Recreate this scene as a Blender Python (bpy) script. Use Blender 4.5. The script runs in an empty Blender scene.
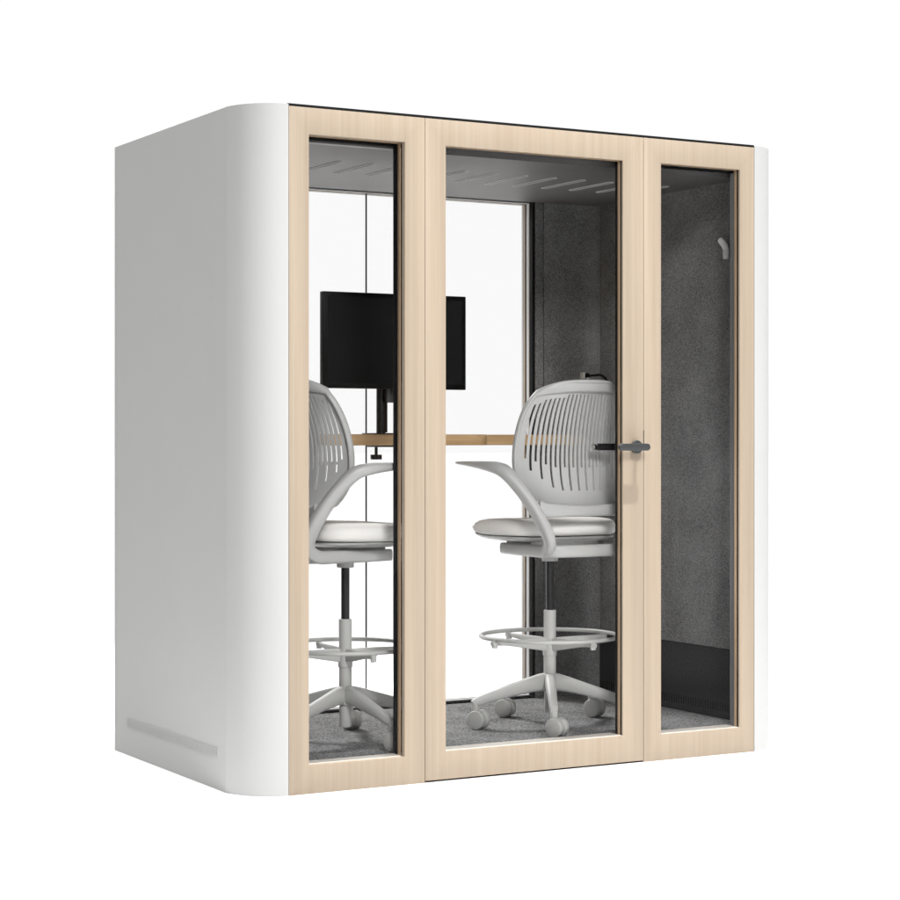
import bpy, bmesh, math, random
from mathutils import Vector, Matrix
random.seed(4)
S = bpy.context.scene
COL = S.collection
PI = math.pi

# ------------------------------------------------------------------ materials
def new_mat(name):
    m = bpy.data.materials.new(name); m.use_nodes = True
    nt = m.node_tree; b = nt.nodes['Principled BSDF']
    return m, nt, b

def plain(name, col, rough=.5, metal=0., var=.03, scale=30., bump=0., spec=.5):
    """paint / plastic / metal with faint tonal and gloss variation"""
    m, nt, b = new_mat(name)
    tc = nt.nodes.new('ShaderNodeTexCoord')
    n = nt.nodes.new('ShaderNodeTexNoise'); n.inputs['Scale'].default_value = scale
    n.inputs['Detail'].default_value = 4
    nt.links.new(tc.outputs['Object'], n.inputs['Vector'])
    mx = nt.nodes.new('ShaderNodeMix'); mx.data_type = 'RGBA'
    mx.inputs['A'].default_value = (*[c*(1-var) for c in col], 1)
    mx.inputs['B'].default_value = (*[min(1, c*(1+var)) for c in col], 1)
    nt.links.new(n.outputs['Fac'], mx.inputs['Factor'])
    nt.links.new(mx.outputs['Result'], b.inputs['Base Color'])
    mr = nt.nodes.new('ShaderNodeMapRange')
    mr.inputs['To Min'].default_value = max(0, rough-.05); mr.inputs['To Max'].default_value = rough+.05
    nt.links.new(n.outputs['Fac'], mr.inputs['Value']); nt.links.new(mr.outputs['Result'], b.inputs['Roughness'])
    b.inputs['Metallic'].default_value = metal
    b.inputs['Specular IOR Level'].default_value = spec
    if bump:
        n2 = nt.nodes.new('ShaderNodeTexNoise'); n2.inputs['Scale'].default_value = scale*25
        nt.links.new(tc.outputs['Object'], n2.inputs['Vector'])
        bp = nt.nodes.new('ShaderNodeBump'); bp.inputs['Strength'].default_value = bump; bp.inputs['Distance'].default_value = .001
        nt.links.new(n2.outputs['Fac'], bp.inputs['Height']); nt.links.new(bp.outputs['Normal'], b.inputs['Normal'])
    return m

def wood(name, dark, light, axis='Z', block=.062, fine=260., rough=.5, bv=.03):
    m, nt, b = new_mat(name)
    L = nt.links.new
    tc = nt.nodes.new('ShaderNodeTexCoord')
    mp = nt.nodes.new('ShaderNodeMapping')
    L(tc.outputs['Object'], mp.inputs['Vector'])
    sc = (fine, fine, 2.2) if axis == 'Z' else (2.2, fine, fine)
    mp.inputs['Scale'].default_value = sc
    n1 = nt.nodes.new('ShaderNodeTexNoise'); n1.inputs['Scale'].default_value = 1; n1.inputs['Detail'].default_value = 6; n1.inputs['Roughness'].default_value = .65
    L(mp.outputs['Vector'], n1.inputs['Vector'])
    mp2 = nt.nodes.new('ShaderNodeMapping'); L(tc.outputs['Object'], mp2.inputs['Vector'])
    mp2.inputs['Scale'].default_value = tuple(v*.16 for v in sc)
    n2 = nt.nodes.new('ShaderNodeTexNoise'); n2.inputs['Scale'].default_value = 1; n2.inputs['Detail'].default_value = 3
    n2.inputs['Distortion'].default_value = .4
    L(mp2.outputs['Vector'], n2.inputs['Vector'])
    # staves: one tone per narrow strip of veneer
    sx = nt.nodes.new('ShaderNodeSeparateXYZ'); L(tc.outputs['Object'], sx.inputs['Vector'])
    dv = nt.nodes.new('ShaderNodeMath'); dv.operation = 'DIVIDE'; dv.inputs[1].default_value = block
    L(sx.outputs['X' if axis == 'Z' else 'Y'], dv.inputs[0])
    fl = nt.nodes.new('ShaderNodeMath'); fl.operation = 'FLOOR'; L(dv.outputs[0], fl.inputs[0])
    wn = nt.nodes.new('ShaderNodeTexWhiteNoise'); wn.noise_dimensions = '1D'; L(fl.outputs[0], wn.inputs['W'])
    a1 = nt.nodes.new('ShaderNodeMath'); a1.operation = 'MULTIPLY_ADD'; L(n1.outputs['Fac'], a1.inputs[0]); a1.inputs[1].default_value = 1.25
    L(n2.outputs['Fac'], a1.inputs[2])
    a2 = nt.nodes.new('ShaderNodeMath'); a2.operation = 'MULTIPLY_ADD'; L(wn.outputs['Value'], a2.inputs[0]); a2.inputs[1].default_value = bv*4
    L(a1.outputs[0], a2.inputs[2])
    mr = nt.nodes.new('ShaderNodeMapRange'); mr.inputs['From Min'].default_value = .75; mr.inputs['From Max'].default_value = 1.65
    L(a2.outputs[0], mr.inputs['Value'])
    mx = nt.nodes.new('ShaderNodeMix'); mx.data_type = 'RGBA'
    mx.inputs['A'].default_value = (*dark, 1); mx.inputs['B'].default_value = (*light, 1)
    L(mr.outputs['Result'], mx.inputs['Factor']); L(mx.outputs['Result'], b.inputs['Base Color'])
    b.inputs['Roughness'].default_value = rough
    b.inputs['Specular IOR Level'].default_value = .3
    bp = nt.nodes.new('ShaderNodeBump'); bp.inputs['Strength'].default_value = .12; bp.inputs['Distance'].default_value = .0006
    L(n1.outputs['Fac'], bp.inputs['Height']); L(bp.outputs['Normal'], b.inputs['Normal'])
    return m

def felt(name, dark, light, scale=260., big=6., rough=.95, spec=.1):
    m, nt, b = new_mat(name)
    L = nt.links.new
    tc = nt.nodes.new('ShaderNodeTexCoord')
    n = nt.nodes.new('ShaderNodeTexNoise'); n.inputs['Scale'].default_value = scale; n.inputs['Detail'].default_value = 3; n.inputs['Roughness'].default_value = .7
    L(tc.outputs['Object'], n.inputs['Vector'])
    n2 = nt.nodes.new('ShaderNodeTexNoise'); n2.inputs['Scale'].default_value = big; n2.inputs['Detail'].default_value = 3
    L(tc.outputs['Object'], n2.inputs['Vector'])
    a = nt.nodes.new('ShaderNodeMath'); a.operation = 'MULTIPLY_ADD'; L(n2.outputs['Fac'], a.inputs[0]); a.inputs[1].default_value = .18
    L(n.outputs['Fac'], a.inputs[2])
    mr = nt.nodes.new('ShaderNodeMapRange'); mr.inputs['From Min'].default_value = .40; mr.inputs['From Max'].default_value = .80
    L(a.outputs[0], mr.inputs['Value'])
    mx = nt.nodes.new('ShaderNodeMix'); mx.data_type = 'RGBA'
    mx.inputs['A'].default_value = (*dark, 1); mx.inputs['B'].default_value = (*light, 1)
    L(mr.outputs['Result'], mx.inputs['Factor']); L(mx.outputs['Result'], b.inputs['Base Color'])
    b.inputs['Roughness'].default_value = rough; b.inputs['Specular IOR Level'].default_value = spec
    bp = nt.nodes.new('ShaderNodeBump'); bp.inputs['Strength'].default_value = .4; bp.inputs['Distance'].default_value = .002
    L(n.outputs['Fac'], bp.inputs['Height']); L(bp.outputs['Normal'], b.inputs['Normal'])
    return m

def glass(name, tint):
    m = bpy.data.materials.new(name); m.use_nodes = True
    nt = m.node_tree; nt.nodes.clear()
    out = nt.nodes.new('ShaderNodeOutputMaterial')
    tr = nt.nodes.new('ShaderNodeBsdfTransparent'); tr.inputs['Color'].default_value = (*tint, 1)
    gl = nt.nodes.new('ShaderNodeBsdfGlossy'); gl.inputs['Roughness'].default_value = .0
    fr = nt.nodes.new('ShaderNodeFresnel'); fr.inputs['IOR'].default_value = 1.12
    mx = nt.nodes.new('ShaderNodeMixShader')
    nt.links.new(fr.outputs[0], mx.inputs[0]); nt.links.new(tr.outputs[0], mx.inputs[1]); nt.links.new(gl.outputs[0], mx.inputs[2])
    nt.links.new(mx.outputs[0], out.inputs['Surface'])
    return m

M = dict(
    white=plain('white_laminate', (.438, .438, .434), .55, var=.012, scale=3, bump=.03, spec=.3),
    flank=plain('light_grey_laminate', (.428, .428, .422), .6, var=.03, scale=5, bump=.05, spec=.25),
    grille=plain('grille_paint', (.385, .385, .38), .5, var=.01),
    oak=wood('light_oak_veneer', (.302, .238, .174), (.385, .316, .243), 'Z'),
    oak_edge=wood('oak_inner_frame', (.40, .27, .16), (.52, .37, .24), 'Z'),
    sill=wood('lit_oak_sill', (.66, .61, .55), (.76, .72, .66), 'Z'),  # frame oak made paler: light caught on the bottom reveal is in the colour
    desk=wood('oak_worktop', (.42, .26, .125), (.66, .46, .26), 'X', block=.11, fine=60),
    black=plain('black_rubber', (.008, .008, .008), .7, var=.1, spec=.12),
    blackmetal=plain('black_metal', (.014, .014, .015), .32, var=.1),
    kick=plain('black_kick_panel', (.013, .0135, .014), .5, var=.06, scale=8, spec=.3),
    chrome=plain('polished_steel', (.62, .62, .62), .15, 1.0),
    steel=plain('dark_grey_steel', (.075, .078, .079), .38, .6),
    hook=plain('grey_hook', (.62, .62, .62), .45),
    alu=plain('dark_trim', (.10, .10, .10), .35),
    bezel=plain('monitor_bezel', (.004, .004, .004), .45, var=.05, spec=.15),
    screen=plain('switched_off_screen', (.009, .009, .0095), .45, var=.02, spec=.12),
    felt=felt('dark_grey_felt', (.03, .03, .03), (.345, .345, .345), 330),
    ceil=felt('ceiling_felt', (.075, .073, .073), (.16, .157, .157), 230, rough=.48, spec=.5),
    carpet=felt('grey_carpet', (.02, .02, .02), (.36, .36, .36), 130, 9),
    slot=plain('slot_lining', (.11, .11, .11), .5),
    slotrim=plain('slot_rim', (.62, .62, .61), .45),
    chair=plain('light_grey_chair_plastic', (.45, .45, .44), .42, var=.015, bump=.05),
    base=plain('pale_grey_base', (.50, .50, .485), .45, var=.015, bump=.05),
    caster=plain('caster_grey', (.44, .44, .425), .5, var=.02),
    cush=plain('off_white_fabric', (.86, .84, .81), .85, var=.03, scale=60, bump=.35, spec=.2),
    glass=glass('clear_glass', (.986, .986, .986)),
    floor=plain('white_floor', (.77, .77, .77), .8, var=.004, scale=.5, spec=.1),
)

# ------------------------------------------------------------------ mesh helpers
def finish(name, bm, mat, parent=None, sharp=38):
    bmesh.ops.recalc_face_normals(bm, faces=bm.faces[:])
    lim = math.radians(sharp)
    for e in bm.edges:
        if len(e.link_faces) == 2:
            e.smooth = e.calc_face_angle(0) < lim
    for f in bm.faces: f.smooth = True
    me = bpy.data.meshes.new(name); bm.to_mesh(me); bm.free()
    me.materials.append(M[mat] if isinstance(mat, str) else mat)
    o = bpy.data.objects.new(name, me); COL.objects.link(o)
    if parent is not None: o.parent = parent
    return o

def bevel(bm, w, seg=2, geom=None):
    es = [e for e in (geom or bm.edges) if len(e.link_faces) == 2 and e.calc_face_angle(0) > .6]
    if es and w: bmesh.ops.bevel(bm, geom=es, offset=w, segments=seg, affect='EDGES', profile=.5, clamp_overlap=True)

def join(bm, other):
    me = bpy.data.meshes.new('tmp'); other.to_mesh(me); other.free(); bm.from_mesh(me); bpy.data.meshes.remove(me)

def box(x0, x1, y0, y1, z0, z1, bw=.0, seg=2):
    bm = bmesh.new(); bmesh.ops.create_cube(bm, size=1)
    for v in bm.verts:
        v.co = Vector(((x0+x1)/2+v.co.x*(x1-x0), (y0+y1)/2+v.co.y*(y1-y0), (z0+z1)/2+v.co.z*(z1-z0)))
    bevel(bm, bw, seg); return bm

def prism(pts, z0, z1, bw=0., seg=2):
    """plan outline (x,y) extruded in z"""
    bm = bmesh.new()
    a = [bm.verts.new((x, y, z0)) for x, y in pts]; b = [bm.verts.new((x, y, z1)) for x, y in pts]
    bm.faces.new(a); bm.faces.new(b)
    for i in range(len(pts)):
        j = (i+1) % len(pts); bm.faces.new((a[i], a[j], b[j], b[i]))
    bmesh.ops.recalc_face_normals(bm, faces=bm.faces[:])
    bevel(bm, bw, seg); return bm

def ring(x0, x1, z0, z1, a0, a1, c0, c1, y0, y1, bw=.0):
    """upright rectangular frame with an opening a0..a1 x c0..c1, from y0 to y1"""
    bm = bmesh.new()
    O = [(x0, z0), (x1, z0), (x1, z1), (x0, z1)]; I = [(a0, c0), (a1, c0), (a1, c1), (a0, c1)]
    V = {}
    for k, y in ((0, y0), (1, y1)):
        V['o', k] = [bm.verts.new((x, y, z)) for x, z in O]; V['i', k] = [bm.verts.new((x, y, z)) for x, z in I]
    for i in range(4):
        j = (i+1) % 4
        for k in (0, 1): bm.faces.new((V['o', k][i], V['o', k][j], V['i', k][j], V['i', k][i]))
        for s in 'oi': bm.faces.new((V[s, 0][i], V[s, 0][j], V[s, 1][j], V[s, 1][i]))
    bmesh.ops.recalc_face_normals(bm, faces=bm.faces[:])
    bevel(bm, bw, 2); return bm

def cyl(p0, p1, r, seg=24, r1=None, bw=0.):
    p0 = Vector(p0); p1 = Vector(p1); d = p1-p0
    bm = bmesh.new()
    bmesh.ops.create_cone(bm, cap_ends=True, segments=seg, radius1=r, radius2=r if r1 is None else r1, depth=d.length)
    if bw:
        bevel(bm, bw, 3, [e for e in bm.edges if len(e.link_faces) == 2 and e.calc_face_angle(0) > .8])
    q = Vector((0, 0, 1)).rotation_difference(d.normalized())
    bmesh.ops.transform(bm, matrix=Matrix.Translation((p0+p1)/2) @ q.to_matrix().to_4x4(), verts=bm.verts[:])
    return bm

def lerp(a, b, t): return a+(b-a)*t
def cr(pts, n):
    """Catmull-Rom resampling of tuples"""
    P = [pts[0]]+list(pts)+[pts[-1]]; out = []
    for i in range(1, len(P)-2):
        for k in range(n):
            t = k/n; q = []
            for a, b, c, d in zip(P[i-1], P[i], P[i+1], P[i+2]):
                q.append(.5*(2*b+(c-a)*t+(2*a-5*b+4*c-d)*t*t+(3*b-a-3*c+d)*t**3))
            out.append(tuple(q))
    out.append(tuple(pts[-1])); return out

def sweep(path, sec=12, n=6, expo=2.6, up=(0, 0, 1), closed=False):
    """path: (x,y,z,w,h) with half width w across and half height h along up; rounded section"""
    pts = path if closed else cr(path, n)
    bm = bmesh.new(); rings = []
    N = len(pts)
    for i, p in enumerate(pts):
        c = Vector(p[:3])
        if closed: t = Vector(pts[(i+1) % N][:3])-Vector(pts[i-1][:3])
        else: t = Vector(pts[min(i+1, N-1)][:3])-Vector(pts[max(i-1, 0)][:3])
        t.normalize(); u = Vector(up if not callable(up) else up(i/(N-1)))
        s = t.cross(u)
        if s.length < 1e-4: s = t.cross(Vector((1, 0, 0)))
        s.normalize(); u = s.cross(t).normalized()
        r = []
        for k in range(sec):
            a = 2*PI*k/sec; ca, sa = math.cos(a), math.sin(a)
            e = 2/expo
            r.append(bm.verts.new(c+s*p[3]*math.copysign(abs(ca)**e, ca)+u*p[4]*math.copysign(abs(sa)**e, sa)))
        rings.append(r)
    for i in range(N if closed else N-1):
        A, B = rings[i], rings[(i+1) % N]
        for k in range(sec):
            l = (k+1) % sec; bm.faces.new((A[k], A[l], B[l], B[k]))
    if not closed: bm.faces.new(rings[0]); bm.faces.new(rings[-1])
    return bm

def empty(name, loc, label, cat, group=None, rz=0):
    o = bpy.data.objects.new(name, None); COL.objects.link(o)
    o.location = loc; o.rotation_euler = (0, 0, rz); o.empty_display_size = .1
    o['label'] = label; o['category'] = cat
    if group: o['group'] = group
    return o

# ------------------------------------------------------------------ floor
bm = bmesh.new(); bmesh.ops.create_grid(bm, x_segments=8, y_segments=8, size=150)
fl = finish('floor', bm, 'floor'); fl['kind'] = 'structure'

# ------------------------------------------------------------------ the pod
H = 2.2
pod = empty('meeting_pod', (0, 0, 0), 'large white and light oak office pod with three glazed front panels and felt lined inside', 'office pod')

def corner(s):
    """white post with the rounded outer corner, full height"""
    pts = [(s*1.08, .1545)]
    for k in range(29):
        p0 = math.radians(10); a = lerp(p0, PI/2, k/28)
        ra, rb = .15/math.cos(p0), .152/(1-math.sin(p0))
        pts.append((s*(.93+ra*math.cos(a)), rb-rb*math.sin(a)))
    pts += [(s*.933, .083), (s*1.0005, .083), (s*1.0005, .1545)]
    pts = [p for i, p in enumerate(pts) if i == 0 or (Vector(p)-Vector(pts[i-1])).length > 1e-4]
    return prism(pts, .0, H, 0)
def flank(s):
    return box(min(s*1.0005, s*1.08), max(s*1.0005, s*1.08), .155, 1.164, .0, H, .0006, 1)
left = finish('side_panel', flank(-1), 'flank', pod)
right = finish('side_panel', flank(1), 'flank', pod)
finish('corner_post', corner(-1), 'white', pod, 20)
finish('corner_post', corner(1), 'white', pod, 20)
# ventilation grille low on the left flank: fine upright slits in a shallow strip
g = box(-1.0825, -1.0795, .225, 1.041, .107, .135)
nb = 90
for k in range(nb):
    y = .232+(1.034-.232)*k/(nb-1)
    join(g, box(-1.0845, -1.0825, y-.0026, y+.0026, .110, .132))
finish('vent_grille', g, 'grille', left)

rf = finish('roof', box(-.93, .93, .003, 1.164, H-.0055, H+.003), 'black', pod)
finish('plinth', box(-.925, .925, .012, 1.15, .0, .06), 'black', pod)

def glazed(name, x0, x1, a0, a1, z0=.0, z1=H-.006, c0=.092, c1=2.109, lip=.010, liner=None, parent=pod):
    """oak frame, black seal with the pane, second oak frame and a liner behind it"""
    f = finish(name, ring(x0, x1, z0, z1, a0, a1, c0, c1, .0, lip, .0012), 'oak', parent)
    y = lip+.0005
    finish('seal', ring(x0, x1, z0+.004, z1, a0-.002, a1+.0015, c0-.006, c1+.002, y, y+.010), 'black', f)
    finish('glass_pane', box(a0-.0015, a1+.001, y+.002, y+.008, c0-.0055, c1+.0015), 'glass', f)
    y += .0105
    d = .020 if liner == 'black' else .014
    finish('inner_frame', ring(x0, x1, z0+.004, z1, a0, a1, c0, c1, y, y+d, .001), 'oak_edge', f)
    y += d+.0005
    finish('sill', box(a0+.0003, a1-.0003, lip+.0003, .080, c0-.005, c0+.0012, .0006), 'sill', f)
    e = .001 if liner else -.022
    finish('liner', ring(x0, x1, .062, z1, a0+e, a1-e, c0-.012, 2.102 if liner == 'black' else (c1-.001 if liner else c1+.02), y,   .082 if liner != 'alu' else .058, .001), liner or 'black', f)
    if liner == 'alu': finish('head_strip', box(a0+.0015, a1-.0015, y+.0005, .0575, 2.101, c1-.0015), 'black', f)
    return f
glazed('fixed_panel', -.9285, -.4357, -.858, -.510, lip=.022, liner='black')
glazed('fixed_panel', .4418, .9285, .516, .864, liner='alu')
door = glazed('door', -.4340, .4400, -.356, .354, .006, H-.006, .099, 2.1075, lip=.010)

# lever handle, outside and inside
def lever(sy):
    y0 = 0. if sy < 0 else .082
    bm = cyl((.408, y0, 1.107), (.408, y0+sy*.010, 1.107), .0235, 40, bw=.002)
    join(bm, cyl((.408, y0, 1.107), (.408, y0+sy*.052, 1.107), .0085, 24))
    pts = []
    xa, xb, r = (.312 if sy < 0 else .342), .415, .0125
    for k in range(17): a = PI/2+PI*k/16; pts.append((xa+r*math.cos(a), 1.107+r*math.sin(a)))
    for k in range(17): a = -PI/2+PI*k/16; pts.append((xb+r*math.cos(a), 1.107+r*math.sin(a)))
    b2 = bmesh.new(); ya, yb = y0+sy*.047, y0+sy*.062
    A = [b2.verts.new((x, ya, z)) for x, z in pts]; B = [b2.verts.new((x, yb, z)) for x, z in pts]
    b2.faces.new(A); b2.faces.new(B)
    for i in range(len(pts)): j = (i+1) % len(pts); b2.faces.new((A[i], A[j], B[j], B[i]))
    bmesh.ops.recalc_face_normals(b2, faces=b2.faces[:])
    bevel(b2, .002, 3, [e for e in b2.edges if len(e.link_faces) == 2 and e.calc_face_angle(0) > 1])
    join(bm, b2); return bm
finish('handle', lever(-1), 'steel', door)
h2 = finish('handle', lever(1), 'blackmetal', door); 
finish('handle_tip', cyl((.317, .1375, 1.107), (.3292, .1375, 1.107), .0115, 24, bw=.002), 'chrome', h2)
finish('latch', box(.4392, .4420, -.0008, .02, 1.108, 1.165), 'blackmetal', door)

# carpet and ceiling
finish('carpet', box(-.998, .958, .084, 1.10, .062, .090), 'carpet', pod)
cl = finish('ceiling', box(-.9985, .9985, .0835, 1.094, 2.092, 2.15), 'ceil', pod)
finish('ceiling_trim', box(-.93, -.44, .0825, .0832, 2.0915, 2.0965), 'slotrim', cl)
finish('ceiling_edge', box(-.43, .93, .0825, .0832, 2.0925, 2.1095), 'ceil', cl)
def stadium(cx, cy, z, L, r, skew, n=10):
    pts = []
    for k in range(n+1): a = PI*k/n; pts.append((cx+r*math.cos(a)+skew, cy+L/2-r+r*math.sin(a)))
    for k in range(n+1): a = PI+PI*k/n; pts.append((cx+r*math.cos(a)-skew, cy-L/2+r+r*math.sin(a)))
    return pts
for k in range(14):
    cx = -.80+.1255*k
    o = stadium(cx, .545, 0, .29, .0125, .0); i = stadium(cx, .545, 0, .284, .0095, .0)
    bm = bmesh.new()
    A = [bm.verts.new((x, y, 2.0895)) for x, y in o]; B = [bm.verts.new((x, y, 2.0895)) for x, y in i]
    C = [bm.verts.new((x, y, 2.0925)) for x, y in o]; D = [bm.verts.new((x, y, 2.0925)) for x, y in i]
    n = len(o)
    for q in range(n):
        w = (q+1) % n
        bm.faces.new((A[q], A[w], B[w], B[q])); bm.faces.new((A[q], A[w], C[w], C[q])); bm.faces.new((B[q], B[w], D[w], D[q]))
    sl = finish('ceiling_vent', bm, 'slotrim', cl)
    finish('slot', prism(i, 2.0912, 2.0925), 'slot', sl)

# felt lining of the walls
finish('wall_lining', box(-.9995, -.962, .083, 1.164, .0905, 2.0925), 'felt', pod)
finish('wall_lining', box(.962, .9995, .083, 1.05, .352, 2.0925), 'felt', pod)
pts = [(.9995, 1.0525), (.9995, 1.164), (.715, 1.164), (.715, 1.092), (.905, 1.092)]
for k in range(1, 9):
    a = PI/2*(1-k/8); pts.append((.905+.055*math.cos(a), 1.037+.055*math.sin(a)))
pts = pts[:-1]+[(.960, 1.0525)]
finish('corner_lining', prism(pts, .0905, 2.0925, .0), 'felt', pod)
finish('wall_lining', box(.674, .7125, 1.092, 1.164, .0905, 2.0915, .0015), 'felt', pod)
finish('wall_lining', box(-.9615, -.834, 1.092, 1.164, .0905, 2.0915, .0015), 'felt', pod)

# black service panel low on the right wall, slits along its foot
kp = finish('kick_panel', box(.957, .9995, .083, 1.05, .0905, .350, .0015), 'kick', pod)
g = bmesh.new()
for k in range(62):
    y = .10+.94*k/61
    join(g, box(.9560, .9566, y-.0035, y+.0035, .118, .150))
finish('vent_slits', g, 'black', kp)

# coat hook
def up_hook(t): return (1, 0, .0)
hk = sweep([(.9560, .202, 1.806, .008, .004), (.9555, .202, 1.809, .0145, .005), (.955, .202, 1.818, .017, .0055), (.954, .202, 1.843, .017, .0055), (.948, .204, 1.859, .017, .0055), (.935, .209, 1.876, .0150, .0045), (.930, .211, 1.881, .008, .004)], 14, 5, 2.6, up=(1, 0, 0))
finish('coat_hook', hk, 'hook', pod)

# rear window
rw = finish('rear_frame', ring(-.998, .998, .0, H-.008, -.83, .662, .100, 2.086, 1.1665, 1.18, .001), 'white', pod)
rw2 = finish('rear_window', ring(-.832, .673, .064, 2.0915, -.82, .662, .100, 2.086, 1.154, 1.1635, .001), 'oak', pod)
finish('seal', ring(-.832, .673, .064, 2.0915, -.822, .6645, .1005, 2.087, 1.143, 1.1535), 'black', rw2)
finish('inner_frame', ring(-.832, .673, .064, 2.0915, -.82, .6625, .1005, 2.088, 1.120, 1.1425, .001), 'slotrim', rw2)
finish('gasket', ring(-.832, .6735, .064, 2.12, -.819, .6615, .099, 2.0918, 1.0945, 1.1195), 'black', rw2)
finish('glass_pane', box(-.821, -.0665, 1.146, 1.151, .1015, 2.0865), 'glass', rw2)
finish('glass_pane', box(-.0635, .663, 1.146, 1.151, .1015, 2.0865), 'glass', rw2)
finish('joint', box(-.0665, -.0635, 1.1445, 1.1525, .1015, 2.0865), 'black', rw2)
for s in (-1, 1):
    finish('rear_post', box(min(s*1.08, s*.9995), max(s*1.08, s*.9995), 1.1665, 1.18, 0, H, .001), 'white', pod)

# ------------------------------------------------------------------ desk
desk = empty('desk', (0, .85, 0), 'oak worktop at standing height running along the rear glass inside the pod', 'desk')
def arc(cx, cy, r, a0, a1, n=10):
    return [(cx+r*math.cos(lerp(a0, a1, k/n)), cy+r*math.sin(lerp(a0, a1, k/n))) for k in range(n+1)]
pl = [(-.955, 1.085), (-.955, .62)]
pl += arc(.11, .72, .10, -PI/2, -.25, 10)
pl += [(.235, .79), (.27, .80), (.955, .80), (.955, 1.085)]
pl = [(x, y-.85) for x, y in pl]
finish('tabletop', prism(pl, 1.112, 1.1525, .004, 3), 'desk', desk)
for x in (-.93, .945):
    b = box(x-.012, x+.012, .0, .2, 1.075, 1.111, .002); join(b, box(x-.012 if x < 0 else x+.004, x-.004 if x < 0 else x+.012, -.02, .22, 1.00, 1.111, .002))
    finish('bracket', b, 'blackmetal', desk)

# ------------------------------------------------------------------ monitor
mon = empty('monitor', (-.12, .9, 1.153), 'wide black switched off monitor on a pole clamped to the oak desk', 'monitor')
def mp(bm):
    bmesh.ops.translate(bm, vec=(.12, -.9, -1.153), verts=bm.verts[:]); return bm
finish('housing', mp(box(-.42, .182, .80, .828, 1.3215, 1.6755, .003)), 'bezel', mon)
finish('screen', mp(box(-.401, .163, .7990, .7998, 1.341, 1.658)), 'screen', mon)
arm = mp(box(-.150, -.088, .828, .87, 1.40, 1.52, .004))
join(arm, mp(cyl((-.119, .868, 1.46), (-.119, .93, 1.46), .016)))
join(arm, mp(box(-.118, -.062, .845, .905, 1.272, 1.345, .003)))
finish('arm', arm, 'blackmetal', mon)
pole = mp(cyl((-.122, .915, 1.153), (-.122, .915, 1.50), .0175, 32))
join(pole, mp(box(-.1045, -.099, .905, .925, 1.16, 1.49, .001)))
finish('pole', pole, 'blackmetal', mon)
c = mp(box(-.170, -.078, .86, .98, 1.153, 1.158, .001))
join(c, mp(box(-.165, -.075, .86, .95, 1.105, 1.1115, .001)))
join(c, mp(cyl((-.15, .90, 1.105), (-.15, .90, 1.075), .006)))
join(c, mp(cyl((-.15, .90, 1.077), (-.15, .90, 1.058), .022, 20, bw=.002)))
finish('clamp', c, 'blackmetal', mon)

# ------------------------------------------------------------------ power cable behind the right chair
cab = empty('power_cable', (.9, 1.0, 1.1525), 'short bent black cable with silver plug above the right chair, by the rear felt corner', 'cable')
def cb(bm): bmesh.ops.translate(bm, vec=(-.9, -1.0, -1.1525), verts=bm.verts[:]); return bm
finish('cord', cb(sweep([(.868, 1.0, 1.392, .005, .005), (.90, 1.0, 1.394, .005, .005), (.925, .998, 1.396, .005, .005), (.944, .995, 1.386, .005, .005), (.953, .99, 1.365, .005, .005), (.952, .98, 1.30, .005, .005), (.948, .96, 1.20, .005, .005), (.935, .95, 1.157, .005, .005)], 10, 6, 2)), 'black', cab)
finish('plug', cb(box(.846, .868, .99, 1.012, 1.381, 1.402, .002)), 'bezel', cab)
pp = box(.838, .846, .988, 1.014, 1.380, 1.405, .001); join(pp, box(.852, .866, .9885, 1.0, 1.379, 1.384, .0008))
finish('plug_cap', cb(pp), 'slotrim', cab)

# ------------------------------------------------------------------ chairs
ZF = .090          # carpet height; chair z values below are measured from the outside floor
def lift(bm): bmesh.ops.translate(bm, vec=(0, 0, -ZF), verts=bm.verts[:]); return bm

def back_point(s, t):
    """s across -1..1, t up -1..1 -> point on the mid surface of the backrest"""
    u = (t+1)/2
    W = .247*(1-.12*u**1.5)*(1-.10*(1-u)**3)
    x = W*s*(1-.17*max(0, t)**5-.24*max(0, -t)**4)
    zc, hh = 1.108, .230
    z = zc+hh*t*(1-(.16 if t > 0 else .17)*abs(s)**3.2)
    y = -.238+.055*math.sin(PI*min(1, u*1.05))*.6-.03*u**2+.084*(abs(s)**2.1)*(1-.25*u)
    return Vector((x, y, z))

def backrest():
    NS = 25
    half = .90
    cols = [-1.0, -.94]
    flags = [0, 0]
    per = 2*half/NS; gapw = .46
    for k in range(NS):
        a = -half+per*k
        cols.append(a+per*(1-gapw)/2); flags.append(0)
        cols.append(a+per*(1+gapw)/2); flags.append(1+k)
    cols += [.94, 1.0]; flags += [0, 0]
    # cols[i]..cols[i+1] is a gap column when flags[i+1] > 0
    rows = [-1, -.97, -.92, -.86]+[-.80+.04*k for k in range(40)]+[.80, .83, .87, .92, .97, 1]
    bm = bmesh.new()
    V = [[bm.verts.new(back_point(s, t)) for s in cols] for t in rows]
    for j in range(len(rows)-1):
        tm = (rows[j]+rows[j+1])/2
        for i in range(len(cols)-1):
            k = flags[i+1]
            if k:
                sm = abs((cols[i]+cols[i+1])/2)
                top = .79-.13*sm**3
                bot = (-.70+.62*sm**3.0) if k % 2 == 0 else (-.34+.18*sm**2)
                if bot < tm < top: continue
            bm.faces.new((V[j][i], V[j][i+1], V[j+1][i+1], V[j+1][i]))
    bmesh.ops.recalc_face_normals(bm, faces=bm.faces[:])
    bmesh.ops.solidify(bm, geom=bm.faces[:], thickness=.009)
    for v in [v for v in bm.verts if not v.link_faces]: bm.verts.remove(v)
    return bm

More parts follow.
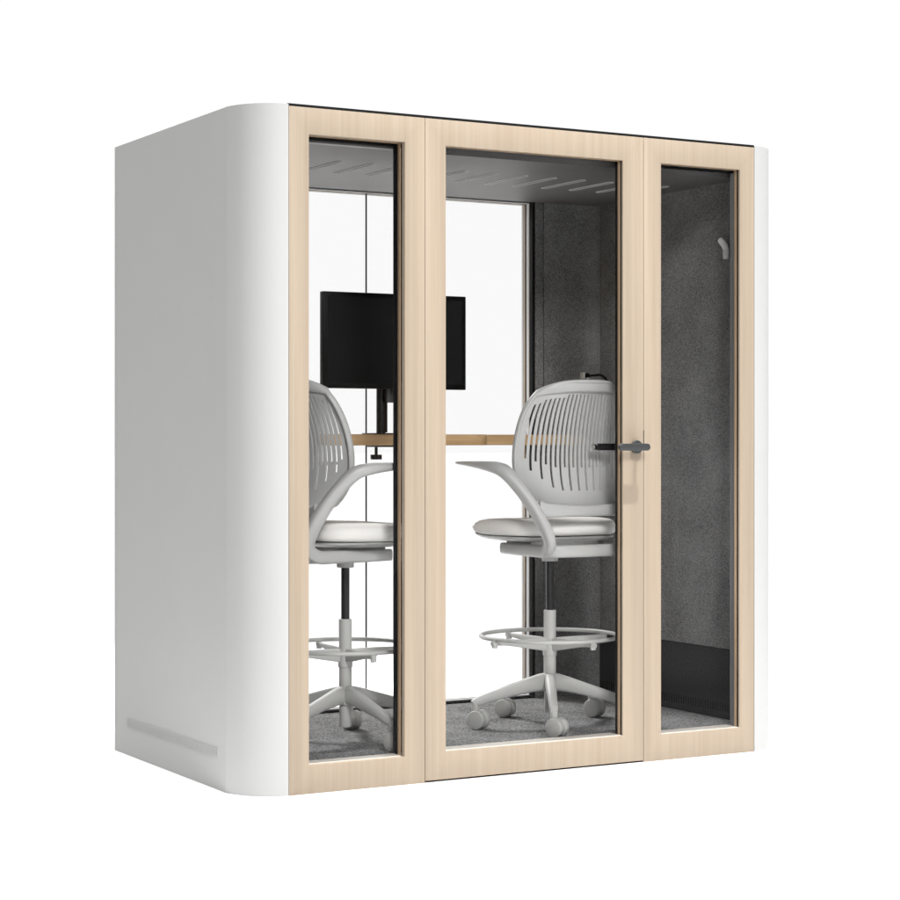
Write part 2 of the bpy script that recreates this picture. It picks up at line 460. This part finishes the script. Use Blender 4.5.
def back_rim():
    pts = []
    n = 22
    def pt(s, t): v = back_point(s, t); pts.append((v.x, v.y-.001, v.z, .0075, .0115))
    for k in range(n): pt(-1+2*k/n, -1)
    for k in range(n): pt(1, -1+2*k/n)
    for k in range(n): pt(1-2*k/n, 1)
    for k in range(n): pt(-1, 1-2*k/n)
    return sweep(pts, 10, 1, 2.4, up=(0, 1, 0), closed=True)

def top_band():
    """stiff upper band across the head of the backrest"""
    pts = []
    for k in range(25):
        s = -1+2*k/24; v = back_point(s*.99, .93); pts.append((v.x, v.y-.002, v.z, .021*(1-.72*abs(s)**4), .0085))
    return sweep(pts, 12, 1, 3, up=(0, 1, 0))

def cushion():
    bm = bmesh.new()
    n = 64; L = []
    def plan(a, k):
        e = 2/3.6; ca, sa = math.cos(a), math.sin(a)
        x = .236*k*math.copysign(abs(ca)**e, ca); y = .03+.232*k*math.copysign(abs(sa)**e, sa)
        x *= 1-.10*max(0, -(y-.03)/.232)
        return x, y
    prof = [(.80, .785), (.92, .7865), (.975, .791), (1.0, .803), (.995, .816), (.965, .831), (.91, .839), (.80, .844), (.55, .847), (.28, .846)]
    for k, z in prof:
        r = []
        for i in range(n):
            x, y = plan(2*PI*i/n, k)
            zz = z
            yy = (y-.03)/.232
            if z > .81: zz -= .022*max(0, yy)**3*(k**2) ; zz += .006*(abs(x)/.236)**2*k
            zz -= .006*max(0, yy)
            if z < .81: zz += .024*max(0, yy)**2
            zz += .004*max(0, -yy)
            r.append(bm.verts.new((x, y, zz)))
        L.append(r)
    for A, B in zip(L, L[1:]):
        for i in range(n): j = (i+1) % n; bm.faces.new((A[i], A[j], B[j], B[i]))
    bm.faces.new(L[0])
    c = bm.verts.new((0, .03, .8455))
    for i in range(n): bm.faces.new((L[-1][i], L[-1][(i+1) % n], c))
    return bm

def seat_pan():
    bm = bmesh.new(); n = 64; L = []
    e = 2/3.4
    for k, z in ((.70, .766), (.88, .772), (.965, .780), (.972, .785), (.9, .787)):
        r = []
        for i in range(n):
            a = 2*PI*i/n; ca, sa = math.cos(a), math.sin(a)
            x = .236*k*math.copysign(abs(ca)**e, ca); y = .03+.232*k*math.copysign(abs(sa)**e, sa)
            x *= 1-.10*max(0, -(y-.03)/.232)
            r.append(bm.verts.new((x, y, z-.006*max(0, (y-.03)/.232)+.024*max(0, (y-.03)/.232)**2)))
        L.append(r)
    for A, B in zip(L, L[1:]):
        for i in range(n): j = (i+1) % n; bm.faces.new((A[i], A[j], B[j], B[i]))
    bm.faces.new(L[0]); bm.faces.new(L[-1]); return bm

def arm_frame(s):
    """one armrest: sled bar below the seat, rear upright and flat arm pad, in one flowing piece"""
    p = [(s*.150, .085, .738, .012, .020), (s*.153, -.02, .738, .014, .0215), (s*.155, -.15, .738, .016, .022),
         (s*.158, -.225, .742, .018, .023), (s*.170, -.268, .775, .019, .024), (s*.196, -.270, .83, .019, .025),
         (s*.228, -.240, .905, .018, .0235), (s*.262, -.202, .972, .020, .022), (s*.288, -.160, 1.020, .026, .021),
         (s*.298, -.105, 1.036, .034, .0190), (s*.296, -.03, 1.042, .039, .0140), (s*.290, .06, 1.046, .036, .0095),
         (s*.284, .14, 1.048, .029, .006), (s*.280, .182, 1.049, .014, .003)]
    q = cr(p, 6)
    bm = bmesh.new(); rings = []
    N = len(q)
    for i, c in enumerate(q):
        t = Vector(q[min(i+1, N-1)][:3])-Vector(q[max(i-1, 0)][:3]); t.normalize()
        side = Vector((1, 0, 0)); side = (side-t*side.dot(t)).normalized(); u = side.cross(t).normalized()
        r = []
        for k in range(14):
            a = 2*PI*k/14; ca, sa = math.cos(a), math.sin(a); e = 2/3.0
            r.append(bm.verts.new(Vector(c[:3])+side*c[3]*math.copysign(abs(ca)**e, ca)+u*c[4]*math.copysign(abs(sa)**e, sa)))
        rings.append(r)
    for A, B in zip(rings, rings[1:]):
        for k in range(14): l = (k+1) % 14; bm.faces.new((A[k], A[l], B[l], B[k]))
    bm.faces.new(rings[0]); bm.faces.new(rings[-1])
    return bm

def yoke():
    pts = [(-.210, -.258, .892, .010, .030), (-.175, -.260, .886, .010, .026), (-.10, -.258, .883, .009, .022), (0, -.256, .881, .009, .020),
           (.10, -.258, .883, .009, .022), (.175, -.260, .886, .010, .026), (.210, -.258, .892, .010, .030)]
    bm = sweep(pts, 14, 6, 2.6, up=(0, 0, 1))
    # rear cross bar of the sled below the seat
    pts = [(-.158, -.215, .740, .014, .022), (-.13, -.258, .740, .013, .022), (-.06, -.268, .740, .012, .022), (.06, -.268, .740, .012, .022), (.13, -.258, .740, .013, .022), (.158, -.215, .740, .014, .022)]
    join(bm, sweep(pts, 14, 6, 3, up=(0, 0, 1)))
    return bm

def leg(az):
    d = Vector((math.cos(az), math.sin(az), 0))
    def P(r, z, w, h): return (d.x*r, d.y*r, z, w, h)
    return sweep([P(.012, .250, .020, .032), P(.05, .245, .020, .029), P(.11, .232, .0185, .024), P(.20, .210, .0165, .0195), P(.26, .193, .0155, .0170), P(.285, .186, .015, .015), P(.298, .180, .012, .011)], 14, 5, 3.2)

def caster(az, ro, sw):
    d = Vector((math.cos(az), math.sin(az), 0)); c = d*ro
    ax = Vector((math.cos(sw), math.sin(sw), 0)); tr = Vector((-ax.y, ax.x, 0))*.014
    w = []
    o = c+tr; zc = ZF+.034
    for s in (-1, 1):
        a = o+ax*s*.004; b = o+ax*s*.028; e = o+ax*s*.0295
        q = cyl((a.x, a.y, zc), (b.x, b.y, zc), .034, 32, bw=.005)
        join(q, cyl((b.x, b.y, zc), (e.x, e.y, zc), .024, 24, bw=.0008)); w.append(q)
    h = cyl((c.x, c.y, .188), (c.x, c.y, .128), .0135, 20, bw=.002)
    a = o-ax*.0045; b = o+ax*.0045
    join(h, cyl((a.x, a.y, zc+.002), (b.x, b.y, zc+.002), .030, 24))
    return h, w

def make_chair(label, spoke, leg0):
    r = empty('task_chair', (0, 0, ZF), label, 'chair', 'high task chairs at the desk')
    finish('seat', lift(cushion()), 'cush', r, 60)
    finish('seat_pan', lift(seat_pan()), 'chair', r, 50)
    b = finish('backrest', lift(backrest()), 'chair', r, 50)
    finish('rim', lift(back_rim()), 'chair', b, 60)
    finish('head_band', lift(top_band()), 'chair', b, 60)
    for s in (-1, 1): finish('armrest', lift(arm_frame(s)), 'chair', r, 60)
    finish('yoke', lift(yoke()), 'chair', r, 60)
    m = box(-.145, .145, -.10, .07, .722, .767, .006); join(m, cyl((0, 0, .722), (0, 0, .69), .03, 24, bw=.003))
    finish('mechanism', lift(m), 'chair', r)
    finish('gas_cylinder', lift(cyl((0, 0, .50), (0, 0, .72), .0145, 32)), 'blackmetal', r)
    c = cyl((0, 0, .512), (0, 0, .25), .0225, 36, bw=.003); join(c, cyl((0, 0, .285), (0, 0, .138), .0205, 36, bw=.002))
    join(c, cyl((0, 0, .405), (0, 0, .345), .0255, 36, bw=.002))
    finish('column', lift(c), 'base', r)
    # foot ring on four spokes
    R = .252
    f = sweep([(R*math.cos(2*PI*k/72), R*math.sin(2*PI*k/72), .417, .0075, .0075) for k in range(72)], 12, 1, 2, closed=True)
    fr = finish('foot_ring', lift(f), 'base', r, 60)
    for k in range(4):
        az = spoke+PI/2*k; d = Vector((math.cos(az), math.sin(az), 0))
        s = sweep([(d.x*.015, d.y*.015, .385, .010, .024), (d.x*.09, d.y*.09, .392, .009, .018), (d.x*.19, d.y*.19, .400, .008, .009), (d.x*.262, d.y*.262, .402, .008, .0075)], 12, 4, 4)
        join(s, cyl((d.x*.250, d.y*.250, .412), (d.x*.250, d.y*.250, .386), .010, 16, bw=.001))
        finish('spoke', lift(s), 'base', fr)
    hub = cyl((0, 0, .278), (0, 0, .215), .031, 36, bw=.006)
    finish('hub', lift(hub), 'base', r)
    for k in range(5):
        az = leg0+2*PI/5*k
        l = finish('leg', lift(leg(az)), 'base', r, 50)
        h, w = caster(az, .287, SW[k])
        ch = finish('caster', lift(h), 'caster', l)
        for q in w: finish('wheel', lift(q), 'caster', l)
    return r

R_ = math.radians
SW = [R_(203), R_(190), R_(200), R_(212), R_(208)]
c1 = make_chair('light grey high task chair, its slatted back turned to the door handle', R_(5.5), R_(240.5))
c1.location = (.305, .40, ZF)
SW = [R_(280), R_(292), R_(250), R_(262), R_(285)]
PSI = R_(-82)
c2 = make_chair('light grey high task chair turned sideways below the black monitor', R_(-4.5)-PSI, R_(204.5)-PSI)
c2.location = (-.514, .43, ZF); c2.rotation_euler = (0, 0, PSI)

# ------------------------------------------------------------------ light
WORLD = (.03, 1.02, 2.1)      # darkest side, white surround, soft overhead light
KEY, FRONT, REAR, BACK = 12300, 2350, 2700, 2800
w = bpy.data.worlds.new('World'); S.world = w; w.use_nodes = True
nt = w.node_tree; bg = nt.nodes['Background']; L = nt.links.new
tc = nt.nodes.new('ShaderNodeTexCoord')
def lobe(v, f0, f1, t0, t1):
    dp = nt.nodes.new('ShaderNodeVectorMath'); dp.operation = 'DOT_PRODUCT'
    dp.inputs[1].default_value = Vector(v).normalized(); L(tc.outputs['Generated'], dp.inputs[0])
    mr = nt.nodes.new('ShaderNodeMapRange'); mr.interpolation_type = 'SMOOTHSTEP'
    for k, x in zip(('From Min', 'From Max', 'To Min', 'To Max'), (f0, f1, t0, t1)): mr.inputs[k].default_value = x
    L(dp.outputs['Value'], mr.inputs['Value']); return mr
m1 = lobe((.45, .45, .77), .0, .54, WORLD[0], WORLD[1]); m2 = lobe((0, .15, 1), .62, 1.0, 0, WORLD[2])
ad = nt.nodes.new('ShaderNodeMath'); L(m1.outputs['Result'], ad.inputs[0]); L(m2.outputs['Result'], ad.inputs[1])
L(ad.outputs[0], bg.inputs['Strength'])
bg.inputs['Color'].default_value = (1, 1, 1, 1)

def spot(name, loc, target, power, cone, soft, blend):
    d = bpy.data.lights.new(name, 'SPOT'); d.energy = power; d.shadow_soft_size = soft
    d.spot_size = math.radians(cone); d.spot_blend = blend
    o = bpy.data.objects.new(name, d); COL.objects.link(o); o.location = loc
    o.rotation_euler = (Vector(target)-Vector(loc)).to_track_quat('-Z', 'Y').to_euler()
spot('key_lamp', (1.1, -4.3, 14.0), (.30, .0, .9), KEY, 20, .13, .6)
spot('front_softbox', (-2.4, -7.4, 5.4), (.15, 0, 1.1), FRONT, 24, 1.0, .25)
spot('rear_fill', (-.9, 6.5, 6.2), (.1, .9, .9), REAR, 24, .9, .3)  # added fill, brightens seats and interior through the rear glass
spot('rear_floor_fill', (.3, 3.0, 7.5), (.3, 3.0, .0), BACK, 28, .5, .5)  # added lamp over the floor behind the pod; its bounce brightens the ceiling

# ------------------------------------------------------------------ camera
cd = bpy.data.cameras.new('camera'); cam = bpy.data.objects.new('camera', cd); COL.objects.link(cam)
cam.location = (-3.638, -5.829, 1.130); cam.rotation_euler = (PI/2, 0, -math.atan2(.4924, .8704))
cd.sensor_width = 36; cd.sensor_fit = 'AUTO'; cd.lens = 36*2016/900; cd.shift_y = -.0106
cd.clip_end = 500; S.camera = cam
S.view_settings.view_transform = 'Standard'; S.view_settings.look = 'None'
S.view_settings.exposure = 0; S.view_settings.gamma = 1
S.render.engine = 'CYCLES'
S.cycles.transparent_max_bounces = 24; S.cycles.max_bounces = 12
